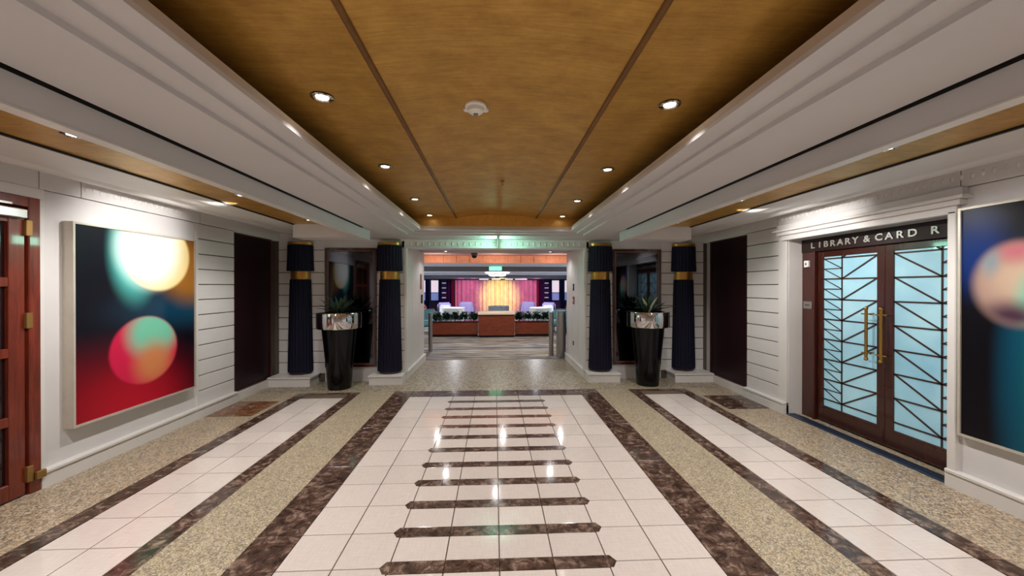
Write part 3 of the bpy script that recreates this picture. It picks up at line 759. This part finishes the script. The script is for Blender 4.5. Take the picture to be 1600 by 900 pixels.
# small wall fittings
def plate(name, mat, b, label, cat, parts=()):
    t = thing(name, ((b[0] + b[1]) / 2, (b[2] + b[3]) / 2, b[4]), label, cat)
    box('plate', mat, b, t, 0.002)
    for nm, mm, bb in parts: box(nm, mm, bb, t)
plate('door_sensor', 'white_plastic', (3.805, 3.83, 4.535, 4.60, 1.84, 1.92), 'small white sensor box on dark frame left of the glazed door', 'sensor', [('sensor_eye', 'grey_plastic', (3.802, 3.806, 4.555, 4.58, 1.865, 1.895))])
plate('reader_plate', 'steel', (3.822, 3.83, 4.50, 4.63, 1.33, 1.42), 'flat grey metal plate on dark frame left of the glazed door', 'plate', [('plate_slot', 'dark_plastic', (3.82, 3.8225, 4.53, 4.60, 1.37, 1.38))])
plate('call_point', 'red_plastic', (1.55, 1.567, 7.62, 7.74, 1.25, 1.40), 'red call point on right passage wall', 'call point', [('push_glass', 'white_plastic', (1.547, 1.551, 7.655, 7.705, 1.30, 1.35))])
plate('key_switch', 'dark_plastic', (1.552, 1.567, 7.65, 7.73, 1.52, 1.66), 'small dark switch plate above the red call point', 'switch', [('switch_key', 'steel', (1.549, 1.553, 7.68, 7.70, 1.57, 1.61))])
plate('socket_plate', 'dark_plastic', (1.555, 1.567, 7.68, 7.74, 0.42, 0.50), 'small dark socket low on right passage wall', 'socket', [('socket_cover', 'steel', (1.552, 1.556, 7.69, 7.73, 0.44, 0.48))])
plate('wall_notice', 'red_plastic', (-1.567, -1.555, 8.02, 8.16, 1.55, 1.86), 'red and grey framed notice on left passage wall', 'notice', [('notice_sheet', 'grey_plastic', (-1.556, -1.552, 8.04, 8.14, 1.58, 1.83))])
plate('wall_phone', 'dark_plastic', (-1.567, -1.54, 8.10, 8.19, 1.25, 1.43), 'small dark box below the notice on left passage wall', 'box', [('box_lid', 'grey_plastic', (-1.541, -1.537, 8.12, 8.17, 1.29, 1.38))])

# ------------------------------------------------------------------ lounge beyond
YE = 24.0
struct(box('floor_lounge', 'carpet', (-7, 7, YJ, YE + 0.2, -0.1, 0.003)))
struct(box('wall_lounge_back', 'lounge_wall', (-7, 7, YE, YE + 0.2, 0, 3)))
for sg in (-1, 1):
    struct(box('wall_lounge_' + ('left' if sg < 0 else 'right'), 'lounge_wall', mirror_x((7, 7.2, YJ, YE, 0, 3), sg)))
    struct(box('wall_lounge_front_' + ('left' if sg < 0 else 'right'), 'lounge_wall', mirror_x((1.64, 7, YJ - 0.02, YJ + 0.05, 0, 3), sg)))
struct(box('ceiling_foyer', 'passage_ceil', (-7, 7, YJ, 12.0, 2.58, 2.7)))
fz = struct(box('trim_2', 'frieze_lit', (-7, 7, 12.0, 12.15, 2.345, 2.75)))
for k in range(16): box('frieze_panel', 'frieze_lit', (-3.2 + k * 0.4, -2.82 + k * 0.4, 11.98, 12.0, 2.36, 2.57), fz, 0.004)
struct(box('ceiling_lounge', 'lounge_ceil', (-7, 7, 12.15, 14.3, 2.345, 2.7)))
struct(box('trim_3', 'lounge_dark', (-7, 7, 14.3, 14.5, 2.17, 2.7)))
struct(box('ceiling_stage', 'lounge_ceil', (-7, 7, 14.5, YE, 2.19, 2.7)))
for k, (y, z) in enumerate(((16.2, 2.10), (19.0, 2.06), (21.5, 2.04))):
    struct(box('trim_%d' % (4 + k), 'lounge_dark' if k % 2 else 'lounge_ceil', (-7, 7, y, y + 0.25, z, 2.2)))
# stage curtain and legs
def pleat(name, mat, x0, x1, y, z0, z1, amp, wl, label, cat, group=None):
    m = MB(); n = max(8, int((x1 - x0) / wl * 8)); A, B = [], []
    for i in range(n + 1):
        x = x0 + (x1 - x0) * i / n; dy = amp * math.sin(2 * PI * (x - x0) / wl) + amp * 0.5 * math.sin(2 * PI * (x - x0) / wl * 0.37)
        A.append(m.bm.verts.new((x, y + dy, z0))); B.append(m.bm.verts.new((x, y + dy * 0.8, z1)))
    A2 = [m.bm.verts.new(v.co + Vector((0, 0.03, 0))) for v in A]; B2_ = [m.bm.verts.new(v.co + Vector((0, 0.03, 0))) for v in B]
    for i in range(n):
        m.bm.faces.new((A[i], A[i + 1], B[i + 1], B[i])); m.bm.faces.new((A2[i + 1], A2[i], B2_[i], B2_[i + 1]))
        m.bm.faces.new((A[i], A2[i], A2[i + 1], A[i + 1])); m.bm.faces.new((B[i + 1], B2_[i + 1], B2_[i], B[i]))
    return tag(m.build(name, mat, None, True), label, cat, group)
pleat('stage_curtain', 'stage', -2.42, 2.62, 23.4, 0.02, 2.0, 0.11, 0.25, 'wide pleated stage curtain lit pink and yellow at far end of lounge', 'curtain')
bx = thing('curtain_pelmet', (0.1, 23.2, 2.0), 'dark pelmet with light strips above the stage curtain', 'pelmet')
box('pelmet_board', 'drape_purple', (-3.3, 3.4, 23.0, 23.06, 2.00, 2.19), bx)
for a, b in ((-0.95, -0.4), (-0.2, 0.3), (0.6, 1.05), (1.2, 1.9)): box('light_strip', 'strip_light', (a, b, 22.96, 23.0, 2.03, 2.07), bx)
for sg, off in ((-1, 0), (1, 0.05)):
    sd = 'left' if sg < 0 else 'right'
    f = lambda a, b: (min(sg * a, sg * b) + off, max(sg * a, sg * b) + off)
    a, b = f(2.45, 2.60); pleat('red_side_curtain', 'drape_red', a, b, 23.08, 0.02, 2.0, 0.03, 0.15, f'narrow red curtain at {sd} edge of the stage curtain', 'curtain')
    a, b = f(2.62, 2.95); pleat('purple_side_curtain', 'drape_purple', a, b, 23.25, 0.02, 2.0, 0.04, 0.17, f'dark purple curtain just {sd} of the stage', 'curtain')
    a, b = f(2.98, 3.28); t = thing('wall_shelf', ((a + b) / 2, 23.8, 0.6), f'dark shelf unit with lit shelves {sd} of the stage', 'shelf')
    box('shelf_back', 'drape_purple', (a, b, 23.9, 23.98, 0.6, 2.0), t)
    for z in (0.9, 1.2, 1.5, 1.8): box('shelf_board', 'shelf_light', (a + .02, b - .02, 23.7, 23.9, z, z + 0.05), t)
    for q, (a_, b_) in enumerate(((3.28, 3.46), (4.0, 4.25))):
        a, b = f(a_, b_); pleat('blue_window_drape', 'drape_blue', a, b, 23.6, 0.02, 2.06, 0.04, 0.12, f'dark blue drape on {"stage" if q == 0 else "outer"} side of the {sd} far window', 'curtain')
    for q, (a_, b_) in enumerate(((3.48, 3.98), (4.27, 4.85))):
        a, b = f(a_, b_); wn = struct(box('window_%d' % (1 + q + (2 if sg > 0 else 0)), 'drape_blue', (a, b, 23.93, 23.99, 0.72, 2.02)))
        box('window_pane', 'win_pink', (a + .03, b - .03, 23.9, 23.93, 1.25, 1.99), wn); box('window_pane', 'win_blue', (a + .03, b - .03, 23.9, 23.93, 0.76, 1.21), wn)
# round ceiling lamp and far exit sign
t = thing('ceiling_lamp', (0.08, 15.6, 2.19), 'round glowing tiered lamp under the lounge ceiling', 'ceiling light')
MB().lathe([(0.50, 2.19), (0.50, 2.16), (0.42, 2.13)], 0.08, 15.6, 40).build('upper_tier', 'disc_light', t, True)
MB().lathe([(0.30, 2.13), (0.30, 2.09)], 0.08, 15.6, 32).build('lamp_neck', 'dark_plastic', t, True)
MB().lathe([(0.36, 2.09), (0.34, 2.05), (0.24, 2.02)], 0.08, 15.6, 40).build('lower_tier', 'disc_light', t, True)
MB().lathe([(0.10, 2.02), (0.10, 1.96), (0.08, 1.95)], 0.08, 15.6, 24).build('lamp_finial', 'dark_plastic', t, True)
t = thing('far_exit_sign', (0.0, 14.2, 2.345), 'small glowing green exit sign hanging in front of the round lamp', 'sign')
box('sign_body', 'steel', (-0.24, 0.24, 14.20, 14.23, 2.19, 2.345), t, 0.003); box('sign_face', 'exit_green', (-0.23, 0.23, 14.193, 14.20, 2.20, 2.335), t)
# dome camera and foyer lights
t = thing('dome_camera', (-0.62, 11.2, 2.58), 'dark dome camera under the ceiling just inside the lounge', 'camera')
MB().lathe([(0.10, 2.58), (0.10, 2.52), (0.09, 2.50)], -0.62, 11.2, 24).build('housing', 'grey_plastic', t, True)
MB().ball((-0.62, 11.2, 2.50), 0.085, (1, 1, 0.9)).build('dome', 'dark_plastic', t, True)
for k, (x, y, lab) in enumerate(((-1.05, 8.1, 'small downlight in the passage ceiling on the left'), (1.15, 8.1, 'small downlight in the passage ceiling on the right'))):
    t = thing('passage_downlight', (x, y, 2.345), lab, 'ceiling light', 'passage downlights')
    downlight_parts(t, x, y, 2.345, 0.05)
    spot((x, y, 2.32), PASSAGE_W)
for y in (7.3,): spot((0, y, 2.32), PASSAGE_W * 1.2)
# counters with greenery
YC = 12.25
t = thing('reception_podium', (0.02, YC, 0), 'wooden podium with cream top between the two planter boxes', 'podium')
box('podium_body', 'counter_wood', (-0.54, 0.60, YC - 0.15, YC + 0.55, 0.06, 0.72), t, 0.006); box('podium_plinth', 'black', (-0.52, 0.58, YC - 0.12, YC + 0.5, 0.0, 0.06), t)
box('podium_top', 'counter_top', (-0.55, 0.61, YC - 0.2, YC + 0.6, 0.72, 0.79), t, 0.008)
def bush_leaves(m, cx, cy, z0, r, h, n, rnd):
    for _ in range(n):
        a = rnd.uniform(0, 2 * PI); el = rnd.uniform(0.1, 1.5); rr = rnd.uniform(0.4, 1)
        p = Vector((cx + r * rr * math.cos(a) * math.cos(el), cy + r * rr * math.sin(a) * math.cos(el), z0 + h * rr * math.sin(el)))
        d = Vector((math.cos(a), math.sin(a), rnd.uniform(-.2, 1))).normalized() * rnd.uniform(0.09, 0.15); sd = d.cross(Vector((0, 0, 1))).normalized() * 0.034
        vs = [m.bm.verts.new(q) for q in (p, p + d * .5 + sd, p + d, p + d * .5 - sd)]; m.bm.faces.new(vs)
for sg, a, b in ((-1, -2.04, -0.565), (1, 0.625, 1.78)):
    sd = 'left' if sg < 0 else 'right'
    t = thing('planter_box', ((a + b) / 2, YC, 0), f'long low wooden planter box {sd} of the podium', 'planter', 'planter boxes in the lounge')
    box('box_body', 'counter_wood', (a, b, YC, YC + 0.45, 0.08, 0.46), t, 0.006); box('box_plinth', 'black', (a + .02, b - .02, YC + .03, YC + .42, 0, 0.08), t); box('box_rim', 'dark_wood', (a - .01, b + .01, YC - .01, YC + .46, 0.46, 0.50), t, 0.004)
    n = 5 if sg < 0 else 4
    POS = ['first', 'second', 'third', 'fourth', 'fifth']
    for k in range(n):
        rnd = random.Random(40 + k * 3 + sg); cx = a + 0.14 + (b - a - 0.28) * k / (n - 1)
        q = thing('box_shrub', (cx, YC + 0.22, 0.5), f'{POS[k]} leafy green shrub from the left in {sd} planter box', 'plant', f'shrubs in the {sd} planter box')
        m = MB(); bush_leaves(m, cx, YC + 0.22, 0.5, 0.16, 0.25, 280, rnd); stuff(m.build('foliage', 'hedge', q))
        MB().tube((cx, YC + 0.22, 0.47), (cx, YC + 0.22, 0.6), 0.015, 6).build('stem', 'leaf_dark', q)
# steel posts and side units at the lounge entrance
def post(x, y, r, h, label):
    t = thing('steel_post', (x, y, 0), label, 'post')
    MB().lathe([(r, 0.03), (r, h)], x, y, 28).build('post_body', 'steel', t, True); MB().lathe([(r + 0.012, 0.003), (r + 0.012, 0.03)], x, y, 28).build('post_base', 'chrome', t, True)
    MB().lathe([(r + 0.008, h), (r + 0.008, h + 0.03)], x, y, 28).build('post_cap', 'sofa_teal', t, True)
post(1.28, 8.85, 0.055, 0.98, 'thin steel post at right of the lounge entrance')
post(1.49, 8.72, 0.11, 1.02, 'thick steel post beside the right passage wall')
post(-1.62, 9.6, 0.05, 0.92, 'thin steel post at left of the lounge entrance')
# lounge seating
def chair(x, y, mat, label, rz=0.0, s_=1.0):
    t = thing('tub_chair', (0, 0, 0), label, 'armchair', 'lounge armchairs')
    MB().box(-.33, .33, -.30, .32, 0.22, 0.44, 0.06, 3).build('seat', mat, t); MB().box(-.36, .36, .22, .38, 0.2, 0.80, 0.075, 3).build('backrest', mat, t)
    for k in (-1, 1): MB().box(*mirror_x((.28, .40, -.3, .3, 0.2, 0.60), k), bev=0.055, seg=3).build('armrest', mat, t)
    for p in ((-.28, -.25), (.28, -.25), (-.28, .28), (.28, .28)): MB().tube((p[0], p[1], 0.0), (p[0], p[1], 0.22), 0.02, 8).build('leg', 'dark_wood', t)
    t.location = (x, y, 0.003); t.rotation_euler = (0, 0, rz)
CH = [(-2.35, 13.5, 'sofa_teal', 'teal armchair behind the left planter box, outermost', 0.4), (-1.45, 14.3, 'sofa_white', 'white armchair nearest behind the left planter box', 2.6), (-2.0, 17.2, 'sofa_white', 'white armchair farther back on the left', 2.4),
      (-3.2, 17.6, 'sofa_rust', 'rust-coloured armchair far back on the left', 2.6), (-2.45, 19.4, 'sofa_lilac', 'lilac armchair farthest back on the left before the side curtain', 0.5), (-1.5, 20.6, 'sofa_lilac', 'lilac armchair before the left half of the stage curtain', 3.0), (-2.75, 15.6, 'sofa_white', 'white armchair at the far left edge of the lounge', 2.2),
      (2.25, 13.3, 'sofa_teal', 'teal armchair behind the right planter box, outermost', -0.4), (1.55, 14.2, 'sofa_white', 'white armchair nearest behind the right planter box', -2.6), (2.1, 17.0, 'sofa_white', 'white armchair farther back on the right', -2.4),
      (3.3, 17.4, 'sofa_rust', 'rust-coloured armchair far back on the right', -2.6), (2.6, 19.3, 'sofa_lilac', 'lilac armchair farthest back on the right before the side curtain', -0.5), (1.75, 20.7, 'sofa_lilac', 'lilac armchair before the right half of the stage curtain', 3.2), (2.9, 15.4, 'sofa_white', 'white armchair at the far right edge of the lounge', -2.2)]
for x, y, m_, lab, rz in CH: chair(x, y, m_, lab, rz)
for x, y, lab in ((-1.7, 15.7, 'round white-clothed table among the left armchairs'), (1.85, 15.6, 'round white-clothed table among the right armchairs'), (0.15, 17.0, 'round grey-clothed table in the middle before the stage')):
    t = thing('round_table', (x, y, 0.003), lab, 'table', 'round lounge tables')
    cl = 'lounge_dark' if abs(x) < 1 else 'sofa_white'; MB().lathe([(0.46, 0.72), (0.46, 0.75)], x, y, 28).build('table_top', cl, t, True); MB().lathe([(0.44, 0.5), (0.45, 0.72)], x, y, 28, lambda a, z: 1 + .03 * math.cos(12 * a)).build('table_cloth', cl, t, True)
    MB().lathe([(0.22, 0.003), (0.05, 0.05), (0.04, 0.5)], x, y, 16).build('pedestal', 'dark_wood', t, True)
# lounge lamps, with unseen uplights added for the ceiling
aim((0.25, 19.5, 1.98), (0.25, 23.4, 1.0), 950, 42, (1.0, 0.80, 0.24), blend=0.9)
for x in (-1.9, -1.2, 1.6, 2.3): aim((x, 20.8, 1.98), (x, 23.4, 0.9), 85, 60, (1.0, 0.16, 0.52))
for x in (-1.6, 1.6): spot((x, 15.2, 2.12), 240, 160, 0.5, col=(0.9, 0.92, 1.0)); spot((x, 18.5, 2.0), 160, 160, 0.5, col=(0.8, 0.75, 1.0)); aim((x * 2.6, 16.5, 0.9), (x * 1.2, 16.5, 2.2), 120, 150, (0.8, 0.86, 1.0)); aim((x * 2.6, 13.0, 0.9), (x, 13.2, 2.3), 80, 150, (0.85, 0.9, 1.0))  # the low aimed spots are unseen uplights added to brighten the ceiling
for x in (-1.6, 0.2, 1.8): spot((x, 10.6, 2.55), 100, 150, 0.6)
for x in (-1.8, 0, 1.8): aim((x, 11.2, 2.0), (x, 12.0, 2.5), 30, 120, (1.0, 0.72, 0.55))
